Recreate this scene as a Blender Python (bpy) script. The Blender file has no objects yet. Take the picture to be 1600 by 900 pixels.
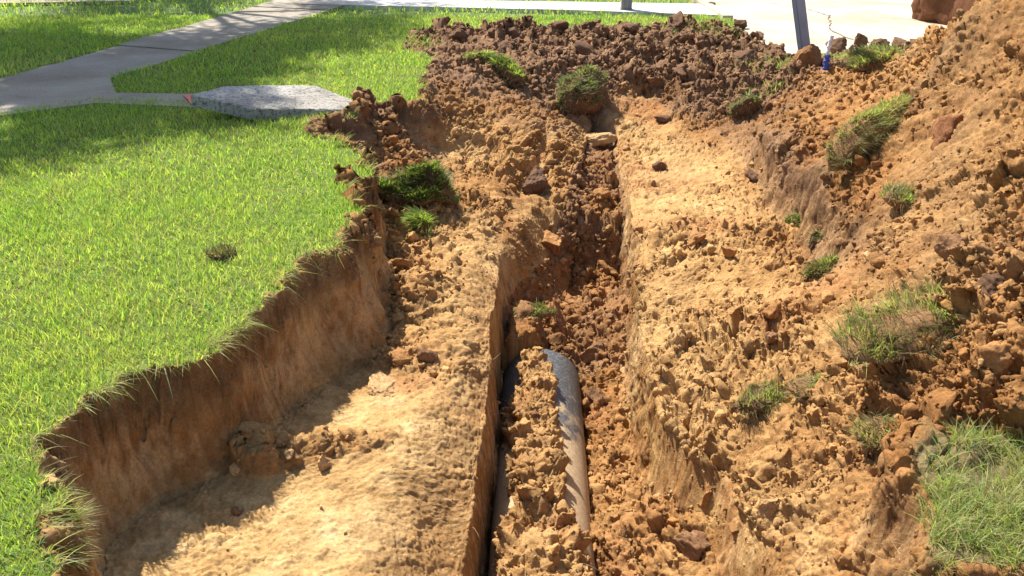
import bpy, math, random
import numpy as np
C = bpy.context
S = C.scene
# ------------------------------------------------------------------ camera, sky, sun, exposure
PITCH = math.atan(620/1400)
cam_d = bpy.data.cameras.new("camera"); cam = bpy.data.objects.new("camera", cam_d)
S.collection.objects.link(cam); S.camera = cam
cam.location = (0, 0, 1.6); cam.rotation_euler = (math.pi/2-PITCH, 0, 0)
cam_d.sensor_width = 36; cam_d.lens = 36*1400/1600; cam_d.clip_start = .05; cam_d.clip_end = 2000
SUN_EL = math.radians(55); SD = np.array([-.62, .785])          # horizontal direction towards the sun
SD = SD/np.linalg.norm(SD)
w = bpy.data.worlds.new("World"); S.world = w; w.use_nodes = True
nt = w.node_tree; sky = nt.nodes.new("ShaderNodeTexSky"); sky.sky_type = 'NISHITA'; sky.sun_disc = False
sky.sun_elevation = SUN_EL; sky.sun_rotation = math.atan2(SD[0], SD[1])
sky.air_density = 1.0; sky.dust_density = 1.5
bg = nt.nodes["Background"]; nt.links.new(sky.outputs[0], bg.inputs[0]); bg.inputs[1].default_value = .10
sl = bpy.data.lights.new("sun", 'SUN'); sl.energy = 5.0; sl.angle = math.radians(.55); sl.color = (1, .95, .86)
so = bpy.data.objects.new("sun", sl); S.collection.objects.link(so); so.location = (-20, 25, 40)
from mathutils import Vector
sv = Vector((SD[0]*math.cos(SUN_EL), SD[1]*math.cos(SUN_EL), math.sin(SUN_EL)))
so.rotation_euler = (-sv).to_track_quat('-Z', 'Y').to_euler()
S.view_settings.view_transform = 'Standard'; S.view_settings.look = 'None'
S.view_settings.exposure = 1.1; S.view_settings.gamma = 1
S.render.engine = 'CYCLES'
S.cycles.max_bounces = 6; S.cycles.transparent_max_bounces = 4
rng = np.random.default_rng(7)

# ------------------------------------------------------------------ helpers
def P(px, py, z=0.):
    u = (px-800)/1400; v = (450-py)/1400
    dy = math.cos(PITCH)+v*math.sin(PITCH); dz = -math.sin(PITCH)+v*math.cos(PITCH)
    t = (z-1.6)/dz
    return np.array([u*t, dy*t, z])
M32 = 0xffffffff
def hsh(ix, iy, iz, seed):
    h = (ix.astype(np.int64)*374761393 + iy.astype(np.int64)*668265263 + iz.astype(np.int64)*1440662683 + seed*974634777) & M32
    h = ((h ^ (h >> 13))*1274126177) & M32
    h = ((h ^ (h >> 15))*2246822519) & M32
    h = h ^ (h >> 16)
    return h.astype(np.float64)/4294967295.
def vn(x, y, z, seed=0):
    x, y, z = np.broadcast_arrays(x, y, z)
    ix = np.floor(x); iy = np.floor(y); iz = np.floor(z)
    fx = x-ix; fy = y-iy; fz = z-iz
    fx = fx*fx*(3-2*fx); fy = fy*fy*(3-2*fy); fz = fz*fz*(3-2*fz)
    def c(a, b, d): return hsh(ix+a, iy+b, iz+d, seed)
    x00 = c(0,0,0)*(1-fx)+c(1,0,0)*fx; x10 = c(0,1,0)*(1-fx)+c(1,1,0)*fx
    x01 = c(0,0,1)*(1-fx)+c(1,0,1)*fx; x11 = c(0,1,1)*(1-fx)+c(1,1,1)*fx
    return ((x00*(1-fy)+x10*fy)*(1-fz) + (x01*(1-fy)+x11*fy)*fz)*2-1
def fbm(x, y, z, o=4, seed=0, g=.5):
    s = 0; a = 1; t = 0
    for i in range(o):
        s = s+a*vn(x*2**i+i*7.3, y*2**i+i*3.1, z*2**i, seed+i); t += a; a *= g
    return s/t
def worley(x, y, seed=0, facet=False):
    """2-D cells: distance to the nearest and second nearest point, random value of the nearest"""
    ix = np.floor(x); iy = np.floor(y)
    f1 = np.full(x.shape, 9.); f2 = np.full(x.shape, 9.); idv = np.zeros(x.shape); z0 = np.zeros(x.shape); ax_ = np.zeros(x.shape); ay_ = np.zeros(x.shape)
    for a in (-1, 0, 1):
        for b in (-1, 0, 1):
            cx = ix+a; cy = iy+b
            d = np.hypot(cx+hsh(cx, cy, z0, seed)-x, cy+hsh(cx, cy, z0, seed+1)-y)
            m = d < f1
            f2 = np.where(m, f1, np.minimum(f2, d)); f1 = np.where(m, d, f1)
            idv = np.where(m, hsh(cx, cy, z0, seed+2), idv); ax_ = np.where(m, cx+hsh(cx, cy, z0, seed)-x, ax_); ay_ = np.where(m, cy+hsh(cx, cy, z0, seed+1)-y, ay_)
    an_ = idv*57.3; fac = ax_*np.cos(an_)+ay_*np.sin(an_)
    return (f1, f2, idv, fac) if facet else (f1, f2, idv)
def sst(a, b, x):
    t = np.clip((x-a)/(b-a), 0, 1); return t*t*(3-2*t)
def poly_sdf(X, Y, poly):
    """signed distance, positive inside"""
    d = np.full(X.shape, 1e9); ins = np.zeros(X.shape, bool)
    n = len(poly)
    for i in range(n):
        ax, ay = poly[i][:2]; bx, by = poly[(i+1) % n][:2]
        ex, ey = bx-ax, by-ay; l = ex*ex+ey*ey+1e-12
        t = np.clip(((X-ax)*ex+(Y-ay)*ey)/l, 0, 1)
        d = np.minimum(d, (X-ax-t*ex)**2+(Y-ay-t*ey)**2)
        c = (ay > Y) != (by > Y)
        xx = ax+(Y-ay)*ex/(ey if abs(ey) > 1e-9 else 1e-9)
        ins ^= c & (X < xx)
    d = np.sqrt(d)
    return np.where(ins, d, -d)
def mesh_np(name, V, F, mat, col=None, smooth=True, parent=None):
    """V (n,3), F list of arrays of faces with 3 or 4 corners"""
    me = bpy.data.meshes.new(name)
    Fs = [np.asarray(f, np.int32) for f in (F if isinstance(F, list) else [F]) if len(f)]
    me.vertices.add(len(V)); me.vertices.foreach_set("co", np.asarray(V, np.float32).ravel())
    nl = sum(f.size for f in Fs); me.loops.add(nl)
    me.loops.foreach_set("vertex_index", np.concatenate([f.ravel() for f in Fs]))
    tot = np.concatenate([np.full(len(f), f.shape[1], np.int32) for f in Fs])
    st = np.concatenate([[0], np.cumsum(tot)[:-1]]).astype(np.int32)
    me.polygons.add(len(tot)); me.polygons.foreach_set("loop_start", st)
    me.polygons.foreach_set("use_smooth", np.full(len(tot), smooth))
    me.update(calc_edges=True)
    if col is not None:
        a = me.color_attributes.new("col", 'FLOAT_COLOR', 'POINT')
        cc = np.ones((len(V), 4), np.float32); cc[:, :3] = col
        a.data.foreach_set("color", cc.ravel())
    me.materials.append(mat)
    o = bpy.data.objects.new(name, me); S.collection.objects.link(o)
    if parent: o.parent = parent
    return o
def tag(o, label=None, cat=None, group=None, kind=None):
    if label: o["label"] = label
    if cat: o["category"] = cat
    if group: o["group"] = group
    if kind: o["kind"] = kind
    return o
def empty(name, loc, label, cat, group=None):
    o = bpy.data.objects.new(name, None); S.collection.objects.link(o); o.location = loc
    o.empty_display_size = .05
    return tag(o, label, cat, group)

# ------------------------------------------------------------------ materials
def newmat(name):
    m = bpy.data.materials.new(name); m.use_nodes = True
    n = m.node_tree.nodes; b = n["Principled BSDF"]
    return m, n, m.node_tree.links, b
def noise_node(n, l, scale, detail=6, rough=.6, obj=True, sc=(1, 1, 1)):
    tc = n.new("ShaderNodeTexCoord"); mp = n.new("ShaderNodeMapping"); mp.inputs['Scale'].default_value = sc
    l.new(tc.outputs['Object' if obj else 'Generated'], mp.inputs[0])
    t = n.new("ShaderNodeTexNoise"); t.inputs['Scale'].default_value = scale
    t.inputs['Detail'].default_value = detail; t.inputs['Roughness'].default_value = rough
    l.new(mp.outputs[0], t.inputs['Vector']); return t
def mult(n, l, a, b, fac=1., mode='MULTIPLY'):
    m = n.new("ShaderNodeMix"); m.data_type = 'RGBA'; m.blend_type = mode; m.inputs[0].default_value = fac
    for s, v in ((6, a), (7, b)):
        if hasattr(v, 'links'): l.new(v, m.inputs[s])
        else: m.inputs[s].default_value = v
    return m.outputs[2]
def ramp(n, l, src, stops):
    r = n.new("ShaderNodeValToRGB"); l.new(src, r.inputs[0]); e = r.color_ramp.elements
    while len(e) < len(stops): e.new(.5)
    for el, (p, c) in zip(e, stops):
        el.position = p; el.color = (*c, 1) if len(c) == 3 else c
    return r.outputs[0]
def bump(n, l, b, src, dist, strength=1., prev=None):
    u = n.new("ShaderNodeBump"); u.inputs['Distance'].default_value = dist; u.inputs['Strength'].default_value = strength
    l.new(src, u.inputs['Height'])
    if prev: l.new(prev, u.inputs['Normal'])
    l.new(u.outputs[0], b.inputs['Normal']); return u.outputs[0]
def soil_mat(name, base=None, bmp=1.):
    m, n, l, b = newmat(name)
    if base is None:
        a = n.new("ShaderNodeAttribute"); a.attribute_name = "col"; c = a.outputs['Color']
    else:
        c = base
    t1 = noise_node(n, l, 9, 7, .65); t2 = noise_node(n, l, 90, 5, .7)
    c = mult(n, l, c, ramp(n, l, t1.outputs[0], [(.3, (.72, .66, .6)), (.5, (1, 1, 1)), (.72, (1.18, 1.15, 1.1))]))
    c = mult(n, l, c, ramp(n, l, t2.outputs[0], [(.3, (.7, .66, .62)), (.52, (1, 1, 1)), (.75, (1.2, 1.2, 1.2))]))
    l.new(c, b.inputs['Base Color'])
    b.inputs['Roughness'].default_value = .95; b.inputs['Specular IOR Level'].default_value = .15
    g = noise_node(n, l, 150, 6, .75)
    v = n.new("ShaderNodeTexVoronoi"); v.inputs['Scale'].default_value = 60
    l.new(n.new("ShaderNodeTexCoord").outputs['Object'], v.inputs['Vector'])
    p = bump(n, l, b, v.outputs['Distance'], .006, -.45*bmp if False else .45*bmp)
    bump(n, l, b, g.outputs[0], .009, .8*bmp, p)
    return m
M_soil = soil_mat("clay_soil")
def grass_mat(name):
    m, n, l, b = newmat(name)
    a = n.new("ShaderNodeAttribute"); a.attribute_name = "col"
    l.new(a.outputs['Color'], b.inputs['Base Color'])
    b.inputs['Roughness'].default_value = .55; b.inputs['Specular IOR Level'].default_value = .25
    tr = n.new("ShaderNodeBsdfTranslucent"); mx = n.new("ShaderNodeMixShader"); mx.inputs[0].default_value = .5
    c = mult(n, l, a.outputs['Color'], (1.25, 1.35, .7, 1))
    l.new(c, tr.inputs[0]); l.new(b.outputs[0], mx.inputs[1]); l.new(tr.outputs[0], mx.inputs[2])
    l.new(mx.outputs[0], n["Material Output"].inputs[0]); return m
M_grass = grass_mat("grass_blades")
def concrete_mat(name, c0, c1, agg=False):
    m, n, l, b = newmat(name)
    t = noise_node(n, l, 2.2, 6, .6); t2 = noise_node(n, l, 60 if not agg else 42, 4, .85)
    c = ramp(n, l, t.outputs[0], [(.3, c0), (.7, c1)])
    lo = (.55, .54, .52) if not agg else (.12, .12, .13)
    c = mult(n, l, c, ramp(n, l, t2.outputs[0], [(.36, lo), (.5, (.95, .95, .95)), (.8, (1.1, 1.1, 1.1))]))
    t3 = noise_node(n, l, .9, 3, .5)
    c = mult(n, l, c, ramp(n, l, t3.outputs[0], [(.35, (.75, .71, .66)), (.6, (1, 1, 1))]))
    l.new(c, b.inputs['Base Color']); b.inputs['Roughness'].default_value = .9
    bump(n, l, b, t2.outputs[0], .004, .6); return m
M_walk = concrete_mat("old_concrete", (.27, .225, .165), (.37, .325, .25))
M_street = concrete_mat("pale_street_concrete", (.46, .395, .29), (.57, .51, .40))
M_slab = concrete_mat("exposed_aggregate_concrete", (.31, .285, .245), (.46, .435, .385), True)

# ------------------------------------------------------------------ lawn outline
def W(pts): return [P(*p)[:2] for p in pts]
lawn = W([(70,900),(84,800),(78,752),(62,722),(72,686),(98,648),(138,626),(176,604),(196,590),(240,576),(290,566),(335,550),(352,528),(372,512),
          (396,486),(420,466),(440,432),(480,404),(522,386),(540,354),(558,326),(550,306),(536,288),(572,284),(576,262),(558,236),(526,222),
          (476,208),(500,188),(552,184),(572,168),(600,158),(640,166),(662,160),(664,136),(680,104),(668,88),(630,76),(640,67),(665,60),(700,47),(780,44),(860,38),(950,44),(1040,38),(1120,44),(1135,42)])
lawn = lawn + [(2.95, 12.0), (2.95, 60.), (-60., 60.), (-60., -2.), (-1.1, -2.), (-1.15, 1.2)]
# lawn left on the right side, nearest the camera
patch = W([(1445,905),(1440,850),(1462,812),(1440,770),(1425,735),(1470,705),(1540,690),(1590,700),(1640,720),(1700,780),(1720,900)])
street = [(3.02, 60.), (3.02, 14.6), (3.0, 12.2), (2.9, 10.7), (2.97, 9.95), (3.6, 9.75), (4.4, 9.9), (5.0, 9.6), (30, 9.2), (30, 60)]

# ------------------------------------------------------------------ terrain height: control points (px, py, z, roughness, light clay, dark topsoil)
EX = [(60,900,-.5,.6,.8,0),(200,890,-.5,.25,1,.2),(250,780,-.5,.25,.7,.25),(350,690,-.5,.4,.5,.1),(400,850,-.5,.28,1,0),(500,700,-.5,.4,.9,0),(560,800,-.5,.3,1,0),
 (640,700,-.5,.45,.75,0),(690,900,-.55,.5,.7,0),(560,600,-.58,.6,.5,0),(585,540,-.64,1,.3,0),(590,470,-.60,1,.3,0),(595,410,-.52,1,.3,0),(640,620,-.5,.35,1.1,0),(650,540,-.47,1.7,.35,0),(700,500,-.48,.5,.7,0),(740,600,-.52,.3,.75,0),
 (645,440,-.38,1.8,.3,0),(720,400,-.43,.5,.8,0),(620,340,-.40,1.3,.2,.3),(740,340,-.45,.8,.5,0),(640,270,-.36,1.2,.1,.5),(720,240,-.4,.5,.7,0),
 (600,190,-.12,1.1,.1,.8),(560,215,-.18,1.1,.1,.6),(620,235,-.27,1.1,.1,.5),(720,180,-.14,.7,.3,.2),(700,145,-.02,.8,.1,.5),(690,200,-.22,.9,.3,.2),(745,205,-.30,.8,.3,.1),(650,185,-.14,1,.1,.7),(800,190,-.2,1,.2,.4),(760,280,-.45,.9,.3,.2),(820,230,-.36,.8,.35,.2),(900,260,-.4,.9,.1,.2),(860,180,-.28,1.,.1,.7),(760,130,-.05,1.,0,.8),
 (720,70,.0,1.1,0,.9),(820,60,.01,1.2,0,1),(900,60,.01,1.1,0,1),(860,110,-.05,1.2,0,1),(920,130,-.06,1.,0,1),(1000,60,.01,1.1,0,1),(1000,110,.0,1.2,0,1),(1100,70,.0,1.1,0,1),
 (1100,120,-.03,.9,0,.9),(1170,90,.03,1.2,0,.9),(1000,150,-.22,.7,.4,.3),(1060,170,-.25,.7,.1,.8),(1140,170,-.2,.7,0,.9),(1010,200,-.38,.5,.7,0),(1100,220,-.36,.5,.3,.5),
 (1080,270,-.45,.15,1,0),(1160,300,-.42,.6,.5,.3),(1010,300,-.47,.4,.8,0),(1100,330,-.45,.5,.8,0),(1060,390,-.45,.9,.5,0),(1160,400,-.42,.9,.5,.1),(1240,380,-.4,.9,.3,.3),
 (1060,480,-.5,.9,.6,0),(1180,480,-.4,1.,.5,0),(1100,560,-.5,.9,.6,0),(1200,560,-.36,1.,.35,0),(1120,640,-.5,.9,.6,0),(1150,720,-.5,1.,.5,0),(1250,660,-.28,1.2,.3,0),
 (1220,820,-.42,1.2,.5,0),(1300,860,-.36,1.3,.25,0),(1320,740,-.22,1.2,.2,0),(1400,760,-.15,1.2,.1,0),(1400,900,-.3,1,.1,0),(1000,900,-.55,1,.4,0)]
PL = [(1190,180,-.06,1.,.05,.5),(1210,120,0,1.,0,.8),(1260,100,.03,1.,0,.7),(1250,160,.05,1.2,.1,.3),(1230,230,.0,1.1,.1,.5),(1300,120,.02,1,.05,.6),(1360,110,.03,1,.1,.4),(1330,180,.05,.9,.3,.1),
 (1300,260,.07,1,.1,.5),(1400,230,.1,1,.1,.4),(1390,140,.13,.8,.5,0),(1350,320,.0,1.,.2,.3),(1420,320,.14,1,.3,.1),(1500,200,.42,.9,.35,0),(1450,100,.45,.9,.4,0),
 (1500,10,.98,1,.4,0),(1455,52,.62,1,.4,0),(1412,92,.28,1,.4,.1),(1600,100,.82,1.1,.3,0),(1560,260,.5,1.1,.3,0),(1600,300,.52,1.2,.25,.1),(1500,320,.3,1.1,.3,0),
 (1440,420,.14,1.,.35,0),(1350,400,-.1,1.,.4,0),(1250,440,-.32,1,.4,.2),(1600,400,.38,1.2,.2,.2),(1520,470,.2,1.3,.2,.2),(1400,500,.0,1.,.3,0),(1300,500,-.2,1.,.4,0),(1200,520,-.4,1.,.5,0),
 (1600,500,.26,1.3,.15,.2),(1440,560,.02,1.2,.2,.1),(1340,600,-.14,1.2,.3,0),(1500,640,.06,1.5,.1,.1),(1600,620,.14,1.4,.1,.1),(1400,680,-.1,1.3,.1,0),(1500,720,.0,1.2,.1,0),(1280,640,-.26,1.2,.3,0),
 (1600,760,.02,.8,.1,0),(1500,860,.0,.8,.1,0),(1360,800,-.2,1.3,.1,0),(1250,780,-.42,1.1,.4,0),(1180,700,-.48,1,.5,0)]
PLW = [(3.6,4.6,1.2,1,.3,0),(3.6,5.6,1.3,1,.3,0),(3.0,3.6,.75,1,.2,0),(2.4,2.6,.4,1,.1,0),(2.2,1.8,.1,1,.1,0),(3.4,2.4,.6,1,.1,0),(4.4,6.2,1.25,1,.3,0),(4.0,7.4,.55,1,.3,0),(3.45,8.2,.12,1,.3,.2),(4.4,8.6,.1,1,.2,.4),(5.6,8.2,.2,1,.2,.3),(5.6,6,1.0,1,.3,0),(6.8,6,.1,1,.2,0),(6.8,3,.1,1,.2,0),(5,3.2,.8,1,.3,0),(5,1.5,.2,1,.3,0),
 (3,1,.05,1,.2,0),(7,9,.0,1,.2,.3),(2,0,0,1,.2,0),(5,0,0,1,.2,0),(3.0,9.3,.0,1,0,.8),(3.7,9.2,.05,1.3,0,.9),(4.4,9.3,.03,1.2,0,.9)]
def prep(pts, extra=()):
    w_ = [tuple(P(p[0], p[1], p[2])[:2])+tuple(p[2:]) for p in pts]+list(extra)
    return np.array(w_, float)
def rbf(pts, X, Y, e=.12):
    D = np.sqrt((pts[:, None, 0]-pts[None, :, 0])**2+(pts[:, None, 1]-pts[None, :, 1])**2+e*e)
    A = D-np.eye(len(pts))*.05
    mu = pts[:, 2:].mean(0)
    wgt = np.linalg.solve(A, pts[:, 2:]-mu)
    out = np.zeros((X.size, pts.shape[1]-2)); xf = X.ravel(); yf = Y.ravel()
    for i in range(0, xf.size, 200000):
        d = np.sqrt((xf[i:i+200000, None]-pts[None, :, 0])**2+(yf[i:i+200000, None]-pts[None, :, 1])**2+e*e)
        out[i:i+200000] = d@wgt
    out += mu
    return out.reshape(X.shape+(out.shape[1],))
exp_ = prep(EX, [(-1.5,1.,-.5,.4,.7,0),(0,.5,-.5,.5,.6,0),(1.5,.5,-.3,1,.2,0)])
plp = prep(PL, PLW)
# lookup grids
gx = np.linspace(-7, 9, 321); gy = np.linspace(-1, 14, 301)
GX, GY = np.meshgrid(gx, gy)
G_ex = rbf(exp_, GX, GY); G_ex[..., 0] = np.clip(G_ex[..., 0], -.72, .12); G_pl = rbf(plp, GX, GY)
def bil(G, X, Y):
    u = np.clip((X-gx[0])/(gx[1]-gx[0]), 0, len(gx)-1.001); v = np.clip((Y-gy[0])/(gy[1]-gy[0]), 0, len(gy)-1.001)
    i = u.astype(int); j = v.astype(int); fu = (u-i)[..., None]; fv = (v-j)[..., None]
    return (G[j, i]*(1-fu)+G[j, i+1]*fu)*(1-fv)+(G[j+1, i]*(1-fu)+G[j+1, i+1]*fu)*fv
# trench: left lip, right lip, floor along Y
TY = np.array([0, 2.0, 2.4, 2.98, 3.16, 3.4, 4.2, 4.8, 5.35, 6.0, 6.3, 6.5, 7.0, 7.6, 8.3])
TL = np.array([-.24,-.22,-.20,-.16,-.15,-.13,-.11,-.09,-.08,-.04,0,.05,.15,.3,.5])
TR = np.array([.80,.86,.90,.86,.74,.68,.70,.76,.82,.86,.88,.90,.92,.95,1.0])
TB = np.array([-1.22,-1.2,-1.2,-1.17,-1.16,-1.15,-1.12,-1.08,-1.08,-1.12,-1.10,-.72,-.62,-.52,-.42])
# ridge on the right cut of the excavation
RC = np.array([[0,1.35],[2.0,1.3],[2.6,1.2],[3.2,1.15],[3.8,1.3],[4.3,1.7],[4.6,1.83],[5.4,1.86],[6.2,1.84],[6.9,1.92],[7.3,2.1],[7.8,2.35],[8.6,2.6],[9.4,2.8],[14,2.9]])
RW = np.array([[0,.5],[3.,.5],[3.8,.5],[4.3,.22],[4.7,.09],[5.5,.05],[6.8,.06],[7.3,.2],[8,.5],[14,.5]])
PIPE_R = .232
PA = np.array([.085, 1.2, -1.135]); PB = np.array([.172, 4.66, -1.09])
def pipe_axis(Y):
    t = (Y-PA[1])/(PB[1]-PA[1]); return PA[0]+t*(PB[0]-PA[0]), PA[2]+t*(PB[2]-PA[2])

def height(X, Y, detail=True):
    """returns height and the zone weights (rough, light, dark, grassbase)"""
    n1 = fbm(X*2.2, Y*2.2, 0., 3, 11); n2 = fbm(X*9, Y*9, 0., 3, 21)
    n3 = fbm(X*28, Y*28, 0., 2, 25) if detail else 0
    ex = bil(G_ex, X, Y); pl = bil(G_pl, X, Y)
    rc = np.interp(Y, RC[:, 0], RC[:, 1])+n1*.08+n2*.05; rw = np.interp(Y, RW[:, 0], RW[:, 1])
    k = sst(-1, 1, (X-rc)/rw)[..., None]
    a = ex*(1-k)+pl*k
    H = a[..., 0]; R = np.clip(a[..., 1], .05, 2); L = np.clip(a[..., 2], 0, 1)*(1-.35*k[..., 0]); D = np.clip(a[..., 3], 0, 1)
    wall_r = np.exp(-((X-rc)/(rw*1.2))**2)*sst(4.1, 4.6, Y)*(1-sst(7, 7.6, Y))
    # undulation
    H = H+n1*.05*R+n2*.024*R
    # --- trench
    tl = np.interp(Y, TY, TL)+fbm(X*0+3, Y*3, 0., 2, 31)*.012; tr = np.interp(Y, TY, TR)+fbm(X*0+9, Y*2.4, 0., 3, 33)*.025
    wob = n2*.012+n1*.01
    dl = X-tl+wob; dr = tr-X+wob*1.2
    endy = 8.15+.2*fbm(X*3, X*0, 5., 2, 41)
    # loose fill on the floor: high on the right, deep gap by the left wall
    fl = np.interp(Y, TY, TB)
    s = (X-tl)/(tr-tl)
    fill = .12*sst(.45, 1.05, s)*sst(2.2, 3.2, Y)*(1-sst(5.4, 6.2, Y)) + .34*sst(.40, .95, s)*(1-sst(2.9, 3.5, Y))
    fill = fill+.13*np.exp(-((Y-5.25)/.35)**2)*sst(.0,.3,s)+.30*np.exp(-((X-.06)/.12)**4)*sst(4.4,4.6,Y)*(1-sst(4.9,5.2,Y))
    fill = fill+n1*.05+n2*.03
    px_, pz_ = pipe_axis(Y); onp = (Y < PB[1]+.02)
    q = X-px_
    floor = fl+fill
    # heap lying along the crown of the pipe
    # edges wander: bare shoulder left at the far end, bare strip right
    bl = np.interp(Y, [1.5, 2.9, 3.05, 3.3, 3.7, 3.95, 4.12, 4.2, 4.5, 4.62, 4.8], [-.2,-.22,-.2,-.14,-.14,-.22,-.21,-.11,-.10,-.08,-.12])
    br = np.interp(Y, [1.5, 2.7, 2.95, 3.2, 3.6, 4.0, 4.2, 4.4, 4.55, 4.68], [.30,.25,.17,.095,.10,.07,.065,.05,-.01,-.05])
    m = sst(-.02, .02, q-bl+n2*.03)*sst(-.02, .02, br-q+n2*.035)
    crown = pz_+np.sqrt(np.clip(PIPE_R**2-q*q, .0, 1))
    heap = crown+.012+.012*np.clip(1-(q/.2)**2, 0, 1)+np.abs(n1)*.035+n2*.026
    inside = np.abs(q) < PIPE_R
    sideL = floor-.25*(q < 0); 
    fp = np.where(inside, m*heap+(1-m)*np.minimum(floor, pz_-.05), np.where(q < 0, pz_-.2-0*q, np.maximum(floor-.02*np.exp(-((q-PIPE_R)/.05)**2), pz_-.08)))
    # blocks that bridge the left gap
    br_m = np.exp(-((Y-3.98)/.10)**2)+.9*np.exp(-((Y-4.28)/.05)**2)*0+np.exp(-((Y-2.75)/.14)**2)*.7
    fp = np.where(q < -.12, np.maximum(fp, pz_-.2+br_m*.36), fp)
    floor = np.where(onp, fp, floor)
    # crumbled notches along the lips round the shoulders over
    chaml = .10+.22*(1-sst(2.6, 4.2, Y)) 
    chamr = np.interp(Y, [2, 2.75, 3.05, 4.4, 5, 8], [.12, .10, .05, .035, .05, .05])
    wl_top = sst(-chaml-.16, .02, dl); wr_top = sst(-chamr-.10, .02, dr)
    lipf = 1-sst(-.5, .0, Y-endy)
    top = H-(.085+.12*(1-sst(2.6, 4.0, Y)))*np.clip(wl_top, 0, 1)**2*(X < .3)*lipf-(.03+.09*(1-sst(2.7, 3.1, Y)))*np.clip(wr_top, 0, 1)**2*(X > .3)*lipf
    drop = np.minimum(dl, dr)
    # walls lean a little
    endf = sst(.0, .16, endy-Y)
    soft = .06+.6*sst(4.9, 6.5, Y)*(dl < dr)
    wl = sst(-.005, soft, drop)
    ramp_end = top+(floor-top)*endf
    Ht = np.where(drop > -.4, top*(1-wl)+ramp_end*wl, H)
    wall_t = np.exp(-(np.clip(np.minimum(np.abs(dl-.02), np.abs(dr-.02))/.06, 0, 9))**2)*(Y < endy+.1)*(Ht < H-.03)
    in_t = wl*endf
    H = Ht
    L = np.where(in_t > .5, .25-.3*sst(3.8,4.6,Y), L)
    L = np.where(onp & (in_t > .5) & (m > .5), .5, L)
    R = np.where(in_t > .5, .95, R); D = np.where(in_t > .5, .55*sst(4.3,5.0,Y)+D*.2, D)  # floor beyond the pipe darkened: the trench's shade put into its colour
    # --- street bed, lawn
    st = poly_sdf(X, Y, street)+n2*.12+n1*.15
    H = H*(1-sst(-.02, .16, st))+(-.09)*sst(-.02, .16, st)
    ls = poly_sdf(X, Y, lawn); en = np.clip(fbm(X*10, Y*10, 0., 4, 27)*.10, -.05, .04)+n3*.008; ld = ls+en
    # the cut of the lawn: undercut top, foot slightly out
    base = H
    depth = np.clip(-base, 0, 1)
    ew = .03+.05*depth+.22*depth*sst(3.4, 3.9, Y)*(1-sst(4.7, 5.1, Y))+.5*depth*sst(5.6, 6.2, Y)
    lo = -ew-.045+n2*.01; hi = -.002-en; inl = np.clip((ls-lo)/np.maximum(hi-lo, .02), 0, 1); inl = inl*inl*(3-2*inl)
    wall_l = inl*(1-inl)*4*(depth > .08)
    H = base*(1-inl)+(np.where(depth > .0, 0, base*0)+.004*n2)*inl
    hx0, hy0, _ = P(410, 735, -.5); hx1, hy1, _ = P(590, 690, -.5)
    tt = np.clip(((X-hx0)*(hx1-hx0)+(Y-hy0)*(hy1-hy0))/((hx1-hx0)**2+(hy1-hy0)**2), 0, 1)
    hd = np.hypot(X-hx0-tt*(hx1-hx0), Y-hy0-tt*(hy1-hy0)); hp = np.exp(-(hd/.085)**2)*(1-.45*tt)
    H = H+.055*hp*(1+n2)*(1-inl); R = np.clip(R+1.4*sst(.15, .5, hp), 0, 2); L = np.where(hp > .25, .45, L)
    # crumbs that gather along the foot of the cut
    foot = np.exp(-((ld+.13)/.10)**2)*(ld < 0)*(depth > .1)
    H = H+foot*.03*(1+n2)*R
    pd = poly_sdf(X, Y, patch)+n2*.03
    pin = sst(-.13-.12*n1, .0, pd+n2*.04); H = H*(1-pin)+(.03+n1*.02)*pin
    g = np.maximum(sst(-.01, .01, ld), sst(-.02, .02, pd))
    g = np.where((st > .05), 0, g)
    wall_t = np.maximum(wall_t, .65*np.clip(wl_top, 0, 1)*(X < .3)*(dl < .02)*(Y < 5))
    wall = np.clip(wall_l+wall_t+wall_r, 0, 1)
    return H, R, L, D, g, wall, np.clip(in_t, 0, 1), ld

# ------------------------------------------------------------------ terrain mesh: rows along Y, columns spread by profile length
NY, NX = 1000, 1150
ys = np.concatenate([np.linspace(-.4, 1.4, 40, endpoint=False), 1.4*np.exp(np.linspace(0, math.log(11.6/1.4), NY-40))])
X0, X1 = -5.2, 7.2
xd = np.linspace(X0, X1, 2600)
WG = np.zeros((len(ys), len(xd)-1))
def box(a, k, axis):
    pad = [(0, 0), (0, 0)]; pad[axis] = (k+1, k); c = np.cumsum(np.pad(a, pad, 'edge'), axis)
    n_ = a.shape[axis]
    return (np.take(c, np.arange(2*k+1, 2*k+1+n_), axis)-np.take(c, np.arange(0, n_), axis))/(2*k+1)
for i0 in range(0, len(ys), 100):
    yy = ys[i0:i0+100]
    A, B = np.meshgrid(xd, yy)
    h, R, L, D, g, wl_, it, ld = height(A, B, False)
    dh = np.clip(np.abs(np.diff(h, axis=1))-.35*(xd[1]-xd[0]), 0, 1)
    xm = (xd[1:]+xd[:-1])/2; dx = xd[1]-xd[0]
    lim = .62*yy[:, None]+.5
    vis = np.exp(-(np.clip(np.abs(xm)[None]-lim, 0, 9)/.5)**2)*.95+.05
    gl = 1-.82*(g[:, 1:]*(ld[:, 1:] > .05))
    WG[i0:i0+100] = dx*vis*gl+dh*1.2*vis
WG = box(box(box(box(WG, 6, 1), 6, 1), 16, 0), 16, 0)
XR = np.zeros((len(ys), NX))
for j in range(len(ys)):
    cs = np.concatenate([[0], np.cumsum(WG[j])]); XR[j] = np.interp(np.linspace(0, cs[-1], NX), cs, xd)
YR = np.repeat(ys[:, None], NX, 1)
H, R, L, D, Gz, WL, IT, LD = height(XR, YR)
V = np.stack([XR, YR, H], -1)
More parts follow.
